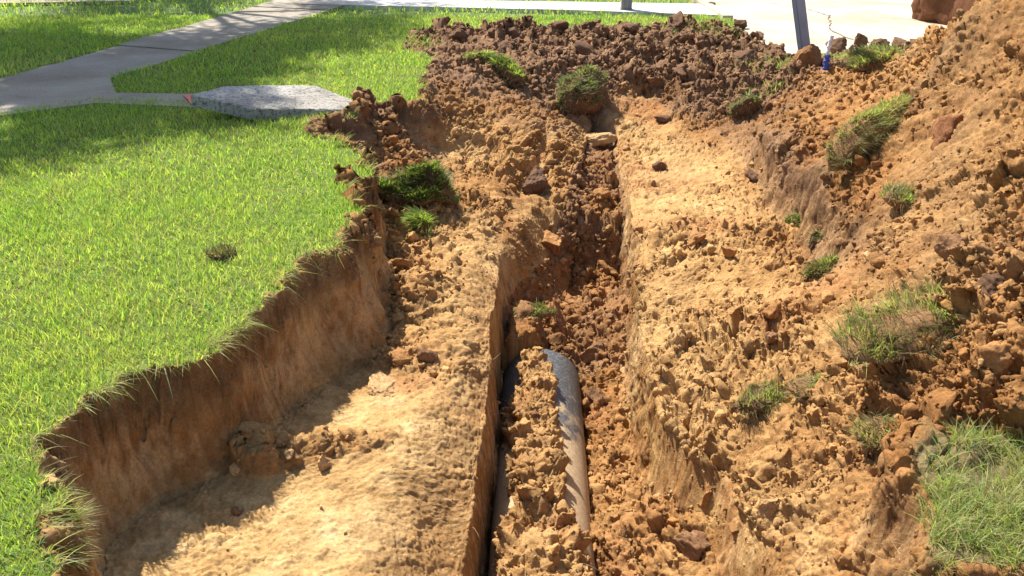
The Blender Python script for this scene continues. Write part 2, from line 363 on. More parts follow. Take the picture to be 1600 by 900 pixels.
def normals(V):
    dx = np.gradient(V, axis=1); dy = np.gradient(V, axis=0)
    n = np.cross(dx, dy); n /= np.linalg.norm(n, axis=-1, keepdims=True)+1e-12
    return n
# soften border to zero
brd = np.minimum(np.minimum(XR-X0, X1-XR), np.minimum(YR-ys[0], ys[-1]-YR)); bf = sst(0, .35, brd)
N = normals(V)
x, y, z = V[..., 0], V[..., 1], V[..., 2]
steep = 1-np.clip(np.abs(N[..., 2])*1.3, 0, 1)
wallm = np.clip(np.maximum(WL, steep*.9), 0, 1)
far = np.clip(y/4, .8, 2.2)
# clods: rounded cells at three sizes (3-D coords flattened so that walls get them too)
cx = x+z*.6; cy = y+z*.5
f1, f2, idv, fa = worley(cx*6+fbm(x*9,y*9,z*9,2,51)*.5, cy*6, 61, True); c1 = (.45*np.clip(1-f1*1.25, 0, 1)+.55*sst(.02, .22, f2-f1))*(idv > .45)
f1b, f2b, idb, fb = worley(cx*16+fbm(x*24,y*24,z*24,2,52)*.5, cy*16, 71, True); c2 = (.45*np.clip(1-f1b*1.2, 0, 1)+.55*sst(.02, .25, f2b-f1b))*(idb > .40)
f1c, f2c, idc = worley(cx*46, cy*46, 81); c3 = np.clip(1-f1c*1.1, 0, 1)**.7*(idc > .3)
nz = fbm(x*14, y*14, z*14, 5, 91, .6)
big = fbm(x*4, y*4, z*4, 3, 95)
zone = sst(-.30, .30, fbm(x*1.7, y*1.7, z*1.7, 3, 555)+.3*fbm(x*6, y*6, z*6, 2, 556)); zone2 = sst(-.2, .3, fbm(x*2.6+7, y*2.6, z*2.6, 3, 557))
rough = R*(1-wallm)*(1-Gz*np.where(x > .5, .6, 1))*(1-sst(-.1, .1, poly_sdf(x, y, street)))*(.45+.75*zone)
rag = np.abs(fbm(x*11+3, y*11, z*11, 5, 97, .62))
fine = fbm(x*60, y*60, z*60, 3, 98, .7)
disp = rough*(.020*fine+.056*c1*sst(-.3, .3, big)+.026*c2+.010*c3+.030*nz+np.maximum(zone2, D)*((.085+.02*D)*fa*(idv > .35)+.046*fb*(idb > .35))+.05*(.3-rag)*(1+.8*D)) + (1-np.minimum(rough, 1))*0 + (1-Gz)*(1-wallm)*(.004*nz+.007*fine)
# dug faces: vertical scrape marks
al = x*.9-y*.45
ar = y
streak = fbm(al*40, ar*40, z*14, 4, 101, .65)+.25*fbm(al*7, ar*7, z*5., 2, 105)
dash = sst(.15, .5, fbm(al*75, ar*75, z*22, 3, 109, .6)+.4*fbm(x*5, y*5, z*5, 2, 110))
flake = fbm(x*8, y*8, z*8, 3, 107)
wr_ = sst(.4, .6, x)*sst(3.2, 3.8, y)
disp += wallm*((.005+.022*wr_)*streak+(.012+.016*wr_)*flake+.007*nz+.004*fine-.004*dash)
V = V+N*(disp*bf)[..., None]
bz = np.where(poly_sdf(XR, YR, street) > 0, -.09, -.01); V[..., 2] = V[..., 2]*bf+bz*(1-bf)
# ---- colours
orange = np.array([.285, .136, .045]); tan = np.array([.50, .320, .135]); dark = np.array([.165, .094, .050]); red = np.array([.28, .115, .046])
turf = np.array([.12, .15, .035])
mot = fbm(x*3, y*3, z*3, 4, 111); mot2 = fbm(x*12, y*12, z*12, 4, 115, .65)
Lw = np.clip(L+mot*.35+mot2*.3, 0, 1)[..., None]
col = orange*(1-Lw)+tan*Lw
wh = sst(.85, 1.5, L+mot*.5+mot2*.5)[..., None]*.6; col = col*(1-wh)+np.array([.64, .47, .26])*wh
rd = sst(.1, .7, fbm(x*2.3+9, y*2.3, z*2.3, 4, 121)+mot2*.3)[..., None]*.5
col = col*(1-rd)+red*rd*1.15
# individual clods differ in tone
tone = 1+((idb-.5)*.22+(idv-.5)*.16+(idc-.5)*.15)*np.clip(rough, 0, 1)
col = col*tone[..., None]
# bands on the cut faces: dark root zone under the turf, mottled clay lower
zb = z+fbm(x*5, y*5, 0., 3, 131)*.05
topz = sst(-.24+.08*mot, -.07, zb)*wallm
wc = orange*.95*(1-sst(-.3,.5,streak+mot)[..., None])+np.array([.50,.32,.15])*sst(-.3,.5,streak+mot)[..., None]
wc = wc*(1-.4*dash[..., None])
yel = sst(0, .5, fbm(x*4, y*4, z*5, 3, 145))[..., None]*.5; wc = wc*(1-yel)+np.array([.46,.31,.12])*yel
rs = sst(.25, .6, fbm(al*20, ar*20, z*3, 3, 141))[..., None]*.6; wc = wc*(1-rs)+red*.8*rs
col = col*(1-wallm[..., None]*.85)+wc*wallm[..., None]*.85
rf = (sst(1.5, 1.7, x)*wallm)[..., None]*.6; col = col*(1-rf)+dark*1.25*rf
col = col*(1-topz[..., None]*.8)+dark*.65*topz[..., None]*.8
Dw = np.clip(sst(.25, .8, D+mot*.35+mot2*.2), 0, 1)[..., None]
dk = dark*(1+.25*mot2[..., None])*(1-.35*np.clip(mot+.2,0,1)[..., None])+np.array([.26,.15,.09])*.35*np.clip(mot+.2,0,1)[..., None]
col = col*(1-Dw)+dk*1.25*Dw
onr = (XR > .5)[..., None]; tf = np.where(onr, np.array([.19, .15, .07])*(1+.4*mot2[..., None]), turf); col = col*(1-Gz[..., None])+tf*Gz[..., None]
col = np.clip(col*(1+.10*mot2[..., None]), .02, .85)
idx = np.arange(len(ys)*NX).reshape(len(ys), NX)
F = np.stack([idx[:-1, :-1], idx[:-1, 1:], idx[1:, 1:], idx[1:, :-1]], -1).reshape(-1, 4)
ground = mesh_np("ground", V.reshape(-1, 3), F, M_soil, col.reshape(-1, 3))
tag(ground, kind="structure")
NV = normals(V)

# rest of the ground out to the horizon, as a frame round the dug patch
m, n, l, b = newmat("far_turf")
t = noise_node(n, l, 1.3, 6, .6)
l.new(ramp(n, l, t.outputs[0], [(.3, (.06, .11, .02)), (.7, (.12, .17, .04))]), b.inputs['Base Color']); b.inputs['Roughness'].default_value = .95
M_turf = m
xa, xb, ya, yb = X0+.02, X1-.02, ys[0]+.02, ys[-1]-.02
E_ = 600.
v = [(-E_,-E_,-.035),(E_,-E_,-.035),(E_,E_,-.035),(-E_,E_,-.035),(xa,ya,-.035),(xb,ya,-.035),(xb,yb,-.035),(xa,yb,-.035)]
fr = mesh_np("lawn_ground", np.array(v), np.array([(0,1,5,4),(1,2,6,5),(2,3,7,6),(3,0,4,7)]), M_turf, smooth=False); tag(fr, kind="structure")

# ------------------------------------------------------------------ paved surfaces
def slab_sheet(name, poly, z, th, mat, cuts=None):
    import bmesh
    bm = bmesh.new(); vs = [bm.verts.new((p[0], p[1], z)) for p in poly]; f = bm.faces.new(vs)
    if f.normal.z < 0: f.normal_flip()
    r = bmesh.ops.extrude_face_region(bm, geom=[f]); ev = [e for e in r['geom'] if isinstance(e, bmesh.types.BMVert)]
    for e in ev: e.co.z -= th
    bmesh.ops.recalc_face_normals(bm, faces=bm.faces)
    me = bpy.data.meshes.new(name); bm.to_mesh(me); bm.free(); me.materials.append(mat)
    o = bpy.data.objects.new(name, me); S.collection.objects.link(o); tag(o, kind="structure"); return o
ne = np.array([P(0,178)[:2], P(560,3)[:2]]); fe = np.array([P(0,125)[:2], P(425,3)[:2]])
d1 = (ne[1]-ne[0]); d1 /= np.linalg.norm(d1); d2 = (fe[1]-fe[0]); d2 /= np.linalg.norm(d2)
# sidewalk slabs, each cast slab 1.25 m long with an open joint between
L0 = -4.5; slabs = []
bmv = []; bmf = []
pn0 = ne[0]; pf0 = fe[0]
for k in range(14):
    a0 = L0+k*1.25+.006; a1 = L0+(k+1)*1.25-.006
    q = [pn0+d1*a0, pn0+d1*a1, pf0+d2*(a1-1.0), pf0+d2*(a0-1.0)]
    zt = .012+.006*math.sin(k*2.3)
    base = len(bmv)
    for p in q: bmv.append((p[0], p[1], zt))
    for p in q: bmv.append((p[0], p[1], zt-.1))
    bmf += [(base, base+1, base+2, base+3), (base, base+4, base+5, base+1), (base+1, base+5, base+6, base+2), (base+2, base+6, base+7, base+3), (base+3, base+7, base+4, base)]
sw = mesh_np("sidewalk", np.array(bmv), np.array(bmf), M_walk, smooth=False); tag(sw, kind="structure")
slab_sheet("cross_walk", [P(470,9)[:2], P(900,19)[:2], P(1130,27)[:2], (3.0, 13.9), P(1100,9)[:2], P(900,6)[:2], P(560,1)[:2]], .03, .1, M_walk if False else concrete_mat("pale_walk_concrete", (.55,.53,.49), (.66,.64,.6)))
slab_sheet("side_walk", [P(-60,192)[:2], P(150,164)[:2], P(345,172)[:2], P(318,150)[:2], P(182,148)[:2], P(172,122)[:2]], .018, .1, M_walk)
slab_sheet("street", street, -.022, .1, M_street)
# low kerb of the street
kb = [(2.86, 12.6), (3.0, 12.6), (3.0, 60), (2.86, 60)]
slab_sheet("kerb", kb, .06, .16, M_street)
# tar-filled crack lines of the street (thin dark ribbons)
m, n, l, b = newmat("crack_dirt"); b.inputs['Base Color'].default_value = (.12, .08, .05, 1); b.inputs['Roughness'].default_value = 1
M_crack = m
def ribbon(name, pts, wd, z, seed):
    r_ = random.Random(seed); P2 = []
    for i in range(len(pts)-1):
        a, b_ = np.array(pts[i]), np.array(pts[i+1]); k = max(2, int(np.linalg.norm(b_-a)/.12))
        for j in range(k): P2.append(a+(b_-a)*j/k+np.array([r_.uniform(-.03, .03), r_.uniform(-.03, .03)]))
    P2.append(np.array(pts[-1])); v = []; f = []
    for i, p in enumerate(P2):
        t_ = P2[min(i+1, len(P2)-1)]-P2[max(i-1, 0)]; t_ = t_/np.linalg.norm(t_); nn = np.array([-t_[1], t_[0]])
        ww = wd*r_.uniform(.2, 1.3)
        v += [(*(p+nn*ww), z), (*(p-nn*ww), z)]
        if i: f.append((2*i-2, 2*i-1, 2*i+1, 2*i))
    return mesh_np(name, np.array(v), np.array(f), M_crack, smooth=False)
c1_ = ribbon("street_crack", [P(1200,2)[:2], P(1260,12)[:2], P(1295,22)[:2], P(1297,45)[:2], P(1320,56)[:2], P(1360,64)[:2]], .012, -.017, 3)
tag(c1_, kind="structure")
c2_ = ribbon("street_crack", [P(1365,24)[:2], P(1400,26)[:2], P(1440,30)[:2]], .010, -.017, 4); tag(c2_, kind="structure")

# ------------------------------------------------------------------ sampling the ground
Vf = V.reshape(-1, 3); Nf = NV.reshape(-1, 3)
def ground_at(x_, y_):
    j = int(np.clip(np.searchsorted(ys, y_), 1, len(ys)-2)); row = XR[j]; i = int(np.clip(np.searchsorted(row, x_), 0, NX-1))
    a = V[max(j-2, 0):j+3, max(i-2, 0):i+3].reshape(-1, 3)
    return float(a[:, 2].mean())
def drop_on(px, py, z0=0.):
    """follow the line of sight down to the ground surface and return the point there"""
    z_ = z0
    best = None
    for zz in np.arange(1.5, -1.3, -.01):
        p = P(px, py, zz)
        if p[1] > 11.4 or p[1] < .2: continue
        if ground_at(p[0], p[1]) >= zz: best = p; break
    return best if best is not None else P(px, py, z0)
cell = np.zeros(H.shape); dxs = np.gradient(XR, axis=1); dys = np.gradient(YR, axis=0); cell = np.abs(dxs*dys)
cell = np.minimum(cell/np.clip(np.abs(N[..., 2]), .25, 1), .001)

# ------------------------------------------------------------------ rock / clod shapes
def ico(sub):
    import bmesh
    bm = bmesh.new(); bmesh.ops.create_icosphere(bm, subdivisions=sub, radius=1)
    v = np.array([p.co[:] for p in bm.verts]); f = np.array([[q.index for q in fc.verts] for fc in bm.faces]); bm.free(); return v, f
ICO = {s: ico(s) for s in (1, 2, 3, 4, 5)}
def clod_shape(sub, seed, ang=.5, lump=.35, fine=.08):
    v, f = ICO[sub]; v = v.copy(); r = np.random.default_rng(seed)
    for k in range(int(5+ang*9)):                            # planar breaks
        d = r.normal(size=3); d /= np.linalg.norm(d); lim = r.uniform(.45, .85)
        s = v@d; m_ = s > lim; v[m_] -= np.outer((s[m_]-lim)*.92, d)
    v *= r.uniform(.55, 1.2, 3)
    n_ = fbm(v[:, 0]*1.6+seed, v[:, 1]*1.6, v[:, 2]*1.6, 3, seed % 97)
    n2_ = fbm(v[:, 0]*6+seed, v[:, 1]*6, v[:, 2]*6, 4, seed % 89, .65)
    return v*(1+lump*n_+fine*2*n2_)[:, None], f
def rand_rot(n_, r):
    q = r.normal(size=(n_, 4)); q /= np.linalg.norm(q, axis=1, keepdims=True); a, b_, c, d = q.T
    return np.stack([np.stack([1-2*(c*c+d*d), 2*(b_*c-a*d), 2*(b_*d+a*c)], -1), np.stack([2*(b_*c+a*d), 1-2*(b_*b_+d*d), 2*(c*d-a*b_)], -1),
                     np.stack([2*(b_*d-a*c), 2*(c*d+a*b_), 1-2*(b_*b_+c*c)], -1)], -2)
protos = {1: [clod_shape(1, 200+i, .4, .5, .2) for i in range(12)], 2: [clod_shape(2, 300+i, 1.0, .45, .16) for i in range(16)], 3: [clod_shape(3, 400+i, 1.1, .5, .2) for i in range(16)]}
# ---- scatter of loose crumbs and clods (nobody could count them)
wv = (cell*(np.clip(R, .14, 2)**1.3)*(1-Gz)*(1-wallm*.85)*(.15+zone)).copy()
wv *= (np.abs(XR) < .62*YR+.9)*(YR > 1.5)*(bf > .5)
wv *= np.clip(3.2/YR, .25, 1.3)
inst = (poly_sdf(XR, YR, street) > .06); wv[inst] = 0; wv *= 1-.85*((np.abs(XR-pipe_axis(YR)[0]-.13) < .09) & (YR > 3.2) & (YR < PB[1]))*(H < -.7)
wv = wv.ravel(); wv /= wv.sum()
NC = 50000
ci = rng.choice(len(wv), NC, p=wv)
yv = Vf[ci, 1]
rad = .0055*(rng.uniform(.004, 1, NC)**-.40)*np.clip(yv/3.2, .8, 2.0)
rad *= np.clip(R.ravel()[ci], .35, 1.2)*(1+.6*D.ravel()[ci])
rad = np.minimum(rad, .045)
VV = []; FF = []; CC = []; off = 0
ccol = col.reshape(-1, 3)[ci]*rng.uniform(.85, 1.14, (NC, 1))
lt = rng.random(NC) < .07; ccol[lt] = ccol[lt]*.6+tan*.4
ccol = np.clip(ccol*1.06, 0, .8)
jit = rng.normal(0, .003, (NC, 3)); pos = Vf[ci]+jit+Nf[ci]*(-rad*.1)[:, None]
lvl = np.where(rad > .018, 3, np.where(rad > .008, 2, 1))
rot = rand_rot(NC, rng)
for s in (1, 2, 3):
    for k, (pv, pf) in enumerate(protos[s]):
        sel = np.where((lvl == s) & (np.arange(NC) % len(protos[s]) == k))[0]
        if not len(sel): continue
        pts = np.einsum('nij,vj->nvi', rot[sel], pv)*rad[sel][:, None, None]+pos[sel][:, None]
        VV.append(pts.reshape(-1, 3)); FF.append((pf[None]+(np.arange(len(sel))*len(pv))[:, None, None]+off).reshape(-1, 3)); off += len(sel)*len(pv)
        CC.append(np.repeat(ccol[sel], len(pv), 0))
o = mesh_np("loose_soil", np.concatenate(VV), np.concatenate(FF), M_soil, np.concatenate(CC)); tag(o, kind="stuff")
o["label"] = "loose crumbs and small clods of clay strewn over the dug ground"

# ------------------------------------------------------------------ grass blades
def blades(pos, length, width, lean, colr, seg=3, seed=1, up=None):
    n_ = len(pos); r = np.random.default_rng(seed)
    az = r.uniform(0, 2*np.pi, n_); side = np.stack([np.cos(az), np.sin(az), np.zeros(n_)], -1)
    if up is None: up = np.tile([0, 0, 1.], (n_, 1))
    la = r.uniform(0, 2*np.pi, n_); ld_ = np.stack([np.cos(la), np.sin(la), np.zeros(n_)], -1)
    lean = np.asarray(lean)
    if lean.ndim == 2: ld_ = ld_*.45+lean; lm = np.ones(n_)
    else: lm = lean*np.ones(n_)
    vs = []
    for k in range(seg+1):
        t_ = k/seg
        c = pos+up*(length*t_*(1-.30*lm*t_))[:, None]+ld_*(length*lm*t_**1.6*.85)[:, None]
        if k < seg:
            w_ = (width*(1-.25*t_-.45*t_*t_)/2)[:, None]
            vs += [c-side*w_, c+side*w_]
        else: vs.append(c)
    A = np.stack(vs, 1); nv = A.shape[1]
    b0 = (np.arange(n_)*nv)[:, None]
    q = [np.array([2*k, 2*k+1, 2*k+3, 2*k+2]) for k in range(seg-1)]
    Q = np.concatenate([b0+qq[None] for qq in q]); T = b0+np.array([2*(seg-1), 2*seg-1, 2*seg])[None]
    return A.reshape(-1, 3), Q, T, np.repeat(colr, nv, 0)
def merge(parts):
    off = 0; VV, QQ, TT, CC = [], [], [], []
    for v, q, t_, c in parts:
        VV.append(v); QQ.append(q+off); TT.append(t_+off); CC.append(c); off += len(v)
    return np.concatenate(VV), [np.concatenate(QQ), np.concatenate(TT)], np.concatenate(CC)
def grass_col(n_, x_, y_, r, dry=.06, pale=0.):
    a = np.array([.31, .44, .06]); b_ = np.array([.47, .53, .12]); c = np.array([.15, .30, .07]); dr = np.array([.40, .33, .17])
    m_ = fbm(x_*1.1, y_*1.1, 0., 3, 301); m2 = fbm(x_*5, y_*5, 0., 2, 305)
    k = np.clip(.5+.6*m_+.4*m2+r.normal(0, .28, n_), 0, 1)[:, None]
    out = a*(1-k)+b_*k
    s_ = r.random(n_) < .22; out[s_] = c
    s_ = r.random(n_) < np.clip(dry+.10*(m2+m_), 0, 1); out[s_] = dr*r.uniform(.7, 1.2, (s_.sum(), 1))
    if pale: out = out*(1-pale)+np.array([.26, .25, .12])*pale
    bl_ = r.random(n_) < .08; out[bl_] = np.array([.26, .36, .16])
    return out*r.uniform(.7, 1.25, (n_, 1))
walkpolys = [[pn0+d1*-5, pn0+d1*14, pf0+d2*13, pf0+d2*-6], [P(-60,187)[:2], P(150,157)[:2], P(330,160)[:2], P(350,152)[:2], P(318,149)[:2], P(182,147)[:2], P(172,122)[:2]],
             [P(470,9)[:2], P(900,19)[:2], P(1130,27)[:2], (3.0, 13.9), P(1100,9)[:2], P(900,6)[:2], P(560,1)[:2]],
             [P(297,152)[:2], P(400,163)[:2], P(545,170)[:2], P(572,164)[:2], P(495,136)[:2], P(350,136)[:2]]]
def scatter_lawn(n_, y0, y1, hx, r, edge=0.):
    y_ = r.uniform(y0, y1, n_); x_ = r.uniform(-1, 1, n_)*(hx*y1+.7)
    m_ = np.abs(x_) < hx*y_+.7
    x_, y_ = x_[m_], y_[m_]
    nn = np.clip(fbm(x_*10, y_*10, 0., 4, 27)*.10, -.05, .04)+.004
    ok = poly_sdf(x_, y_, lawn)+nn > edge
    for pp in walkpolys: ok &= poly_sdf(x_, y_, pp)+.07*fbm(x_*7, y_*7, 0., 3, 77) < 0.01
    ok &= poly_sdf(x_, y_, street) < -.05
    # worn, thinned spots
    thin = fbm(x_*2.2, y_*2.2, 0., 3, 311)
    ok &= r.random(len(x_)) > np.clip((thin-.25)*1.2, 0, .6)
    return x_[ok], y_[ok]
parts = []
for (n_, y0, y1, ln, wd, seg, sd) in ((150000, 1.5, 3.2, .034, .0042, 3, 1), (150000, 3.2, 5.2, .036, .0052, 3, 2), (170000, 5.2, 8.5, .038, .0075, 2, 3), (170000, 8.5, 13., .044, .012, 2, 4), (110000, 13., 26., .06, .02, 2, 5)):
    r = np.random.default_rng(sd); x_, y_ = scatter_lawn(n_, y0, y1, .6, r)
    k = len(x_); L_ = ln*r.uniform(.4, 1.65, k)*(1+.3*fbm(x_*3, y_*3, 0., 2, 321))
    # a ragged, longer fringe hanging over the cut
    parts.append(blades(np.stack([x_, y_, np.zeros(k)-.003], -1), L_, wd*r.uniform(.5, 1.15, k), r.uniform(.15, 1.15, k)*(1+.5*fbm(x_*4, y_*4, 0., 2, 77)), grass_col(k, x_, y_, r, .11, .10), seg, sd))
# fringe over the lip of the cut
r = np.random.default_rng(50); fx, fy, fdx, fdy = [], [], [], []
for i in range(len(lawn)-7):
    a, b_ = np.array(lawn[i]), np.array(lawn[i+1]); ln = np.linalg.norm(b_-a)
    if ln > 3: continue
    k = int(ln*6500/max(1, a[1]/3)); t_ = r.random(k); p = a+(b_-a)*t_[:, None]; nn = np.array([(b_-a)[1], -(b_-a)[0]])/ln
    if poly_sdf(np.array([p[0, 0]+nn[0]*.05]), np.array([p[0, 1]+nn[1]*.05]), lawn)[0] > 0: nn = -nn
    oo = r.uniform(-.10, .10, k); fx.append(p[:, 0]-nn[0]*oo); fy.append(p[:, 1]-nn[1]*oo); fdx += [nn[0]]*k; fdy += [nn[1]]*k
fx = np.concatenate(fx); fy = np.concatenate(fy); k = len(fx); cl = fbm(fx*7, fy*7, 0., 2, 331)
ed_ = poly_sdf(fx, fy, lawn)+np.clip(fbm(fx*10, fy*10, 0., 4, 27)*.10, -.05, .04); keep = (r.random(k) < np.clip(.45+1.6*cl, .05, 1)) & (ed_ > -.006) & (ed_ < .03); fx, fy = fx[keep], fy[keep]; fdx = np.array(fdx)[keep]; fdy = np.array(fdy)[keep]; k = len(fx)
lean = np.stack([fdx, fdy, -r.uniform(.1, 1.3, k)], -1)*r.uniform(.2, 1.3, (k, 1))+r.normal(0, .35, (k, 3))
parts.append(blades(np.stack([fx, fy, np.full(k, .0)], -1), r.uniform(.03, .105, k), r.uniform(.0025, .005, k)*np.clip(fy/3, 1, 3), lean, grass_col(k, fx, fy, r, .35, .35), 3, 51))
Vg, Fg, Cg = merge(parts)
o = mesh_np("lawn_grass", Vg, Fg, M_grass, Cg); tag(o, "short green lawn grass left of the excavation", kind="stuff")
# remaining lawn on the right, beside the camera
r = np.random.default_rng(60); k = 150000; x_ = r.uniform(1., 3, k); y_ = r.uniform(1.3, 2.9, k); x_, y_ = x_[poly_sdf(x_, y_, patch)+.03*fbm(x_*9, y_*9, 0., 2, 21) > -.05], y_[poly_sdf(x_, y_, patch)+.03*fbm(x_*9, y_*9, 0., 2, 21) > -.05]
k = len(x_); z_ = np.array([ground_at(a, b_) for a, b_ in zip(x_, y_)])
sel = r.random(k) < np.clip(.55+.9*fbm(x_*5, y_*5, 0., 2, 9), .08, 1)*sst(-.04, .07, poly_sdf(x_, y_, patch)+.09*fbm(x_*12, y_*12, 0., 2, 19)); x_, y_, z_ = x_[sel], y_[sel], z_[sel]; k = len(x_)
g1 = blades(np.stack([x_, y_, z_-.006], -1), r.uniform(.03, .10, k), r.uniform(.0025, .0045, k), r.uniform(.3, 1.6, k), grass_col(k, x_, y_, r, .42, .42), 3, 61)
Vg, Fg, Cg = merge([g1]); o = mesh_np("grass_patch", Vg, Fg, M_grass, Cg); tag(o, "patch of pale green lawn left beside the dirt near the camera", kind="stuff")
# sparse churned grass around the post
r = np.random.default_rng(62); parts = []
for (cx_, cy_, rr, n_, dry) in ((1215,112,.30,900,.4),(1190,150,.2,250,.5),(1330,98,.36,1500,.15),(1380,90,.25,900,.4),(1270,90,.25,500,.3),(1100,48,.5,1200,.3),(640,66,.3,500,.2)):
    c = drop_on(cx_, cy_); q = r.normal(0, 1, (n_, 2))*rr*.5; x_ = c[0]+q[:, 0]*1.2; y_ = c[1]+q[:, 1]
    z_ = np.array([ground_at(a, b_) for a, b_ in zip(x_, y_)])
    parts.append(blades(np.stack([x_, y_, z_-.005], -1), r.uniform(.05, .11, n_), r.uniform(.005, .009, n_), r.uniform(.3, 1.2, n_), grass_col(n_, x_, y_, r, dry, dry), 2, int(cx_)))
Vg, Fg, Cg = merge(parts); o = mesh_np("weed_grass", Vg, Fg, M_grass, Cg); tag(o, "thin grass growing between dirt lumps by the street edge", kind="stuff")
# straw and torn roots
r = np.random.default_rng(63); parts = []
wr = (cell*(1-Gz)*(np.abs(XR) < .62*YR+.3)*(YR > 1.6)*np.clip(R, .1, 1)).ravel()*np.where(fbm(Vf[:, 0]*2.5, Vf[:, 1]*2.5, 0., 3, 401) > .18, 1, .08); wr /= wr.sum()
ri = r.choice(len(wr), 2600, p=wr); k = len(ri)
parts.append(blades(Vf[ri]+Nf[ri]*.004, r.uniform(.02, .07, k), r.uniform(.0015, .003, k), r.uniform(.8, 2.2, k), np.tile([.46, .36, .22], (k, 1))*r.uniform(.4, 1.2, (k, 1)), 3, 64, up=Nf[ri]*.5))
# roots hanging from the dark band of the left cut
wi = np.where(((WL > .3) & (Vf[:, 2].reshape(H.shape) < -.02) & (Vf[:, 2].reshape(H.shape) > -.14) & (XR < -.5)).ravel())[0]
ri = r.choice(wi, 2200); k = len(ri); d_ = Nf[ri]*.6+np.array([0, 0, -1.])*r.uniform(.3, 1.4, (k, 1))
parts.append(blades(Vf[ri], r.uniform(.015, .06, k), r.uniform(.001, .0025, k), d_, np.tile([.22, .14, .085], (k, 1))*r.uniform(.5, 1.6, (k, 1)), 3, 65, up=Nf[ri]*.3))
Vg, Fg, Cg = merge(parts); o = mesh_np("straw_and_roots", Vg, Fg, M_grass, Cg); tag(o, "dry straw and torn roots on the dug soil", kind="stuff")
print("terrain+grass done")
#__OBJECTS__
# ================================================================== things
# ---- pipe
m, n, l, b = newmat("dusty_pipe")
tc = n.new("ShaderNodeTexCoord"); t1 = noise_node(n, l, 7, 7, .7); t2 = noise_node(n, l, 70, 5, .8)
pc = ramp(n, l, t2.outputs[0], [(.35, (.035, .037, .042)), (.55, (.065, .067, .072)), (.66, (.30, .27, .22))])
sp = n.new("ShaderNodeSeparateXYZ"); l.new(tc.outputs['Object'], sp.inputs[0])
mr = n.new("ShaderNodeMapRange"); mr.inputs[1].default_value = 4.3; mr.inputs[2].default_value = 3.3; mr.inputs[3].default_value = -.10; mr.inputs[4].default_value = .42
l.new(sp.outputs['Y'], mr.inputs[0])
ad = n.new("ShaderNodeMath"); ad.operation = 'ADD'; l.new(mr.outputs[0], ad.inputs[0]); l.new(t1.outputs[0], ad.inputs[1])
fr_ = ramp(n, l, ad.outputs[0], [(.48, (0, 0, 0)), (.68, (1, 1, 1))])
mm = n.new("ShaderNodeMix"); mm.data_type = 'RGBA'; l.new(fr_, mm.inputs[0]); l.new(pc, mm.inputs[6]); l.new(ramp(n, l, t2.outputs[0], [(.3, (.24, .15, .08)), (.5, (.38, .26, .14)), (.7, (.50, .37, .22))]), mm.inputs[7])
l.new(mm.outputs[2], b.inputs['Base Color']); b.inputs['Roughness'].default_value = .42
rr_ = ramp(n, l, fr_, [(0, (.52, .52, .52)), (1, (.95, .95, .95))]); l.new(rr_, b.inputs['Roughness'])
bump(n, l, b, t2.outputs[0], .003, .5)
M_pipe = m
def tube_np(a, b_, r, th, nseg=96, nl=60):
    a = np.array(a); b_ = np.array(b_); d = (b_-a)/np.linalg.norm(b_-a); s_ = np.cross(d, [0, 0, 1.]); s_ /= np.linalg.norm(s_); u_ = np.cross(s_, d)
    prof = [(t_, r) for t_ in np.linspace(0, 1, nl)]+[(1.004, r-.004), (1.006, r-th*.5), (1.004, r-th+.004), (1., r-th), (0, r-th)]
    an = np.linspace(0, 2*np.pi, nseg, endpoint=False); V_ = []
    for t_, rr in prof:
        V_.append((a+(b_-a)*t_)[None]+rr*(np.cos(an)[:, None]*s_+np.sin(an)[:, None]*u_))
    V_ = np.concatenate(V_); i = np.arange(len(prof)-1)[:, None]*nseg+np.arange(nseg)[None]; j = np.arange(len(prof)-1)[:, None]*nseg+(np.arange(nseg)+1)[None] % nseg
    return V_, np.stack([i, j, j+nseg, i+nseg], -1).reshape(-1, 4)
v, f = tube_np(PA-np.array([.02, .6, 0]), PB, PIPE_R, .035)
tag(mesh_np("drain_pipe", v, f, M_pipe), "dusty black drain pipe half buried along the bottom of the trench", "pipe")

# ---- single clods
def clod(px, py, size, c, seed, label, rot=None, sub=4, up=.25, name="dirt_clod", cat="dirt clod", group=None, at=None, ang=.7, flat=(1, 1, 1), lump=.4):
    v, f = clod_shape(sub, seed, ang, lump, .10); v = v*np.array(flat)
    r = np.random.default_rng(seed)
    if rot is None: rot = r.uniform(-.5, .5, 3)+np.array([0, 0, r.uniform(0, 6)])
    from mathutils import Euler
    Rm = np.array(Euler(rot).to_matrix()); v = (v@Rm.T)*size/2
    n_ = fbm(v[:, 0]*14+seed, v[:, 1]*14, v[:, 2]*14, 3, 5)
    cc = np.array(c)*(1+.35*n_[:, None])
    o = mesh_np(name, v, f, M_soil, cc)
    p = drop_on(px, py) if at is None else np.array(at)
    o.location = (p[0], p[1]+size*.15, p[2]+size*up*.5)
    return tag(o, label, cat, group)
OR = (.36,.18,.068); TN = (.48,.30,.14); DK = (.15,.085,.05); RD = (.27,.12,.055); BR = (.24,.13,.065)
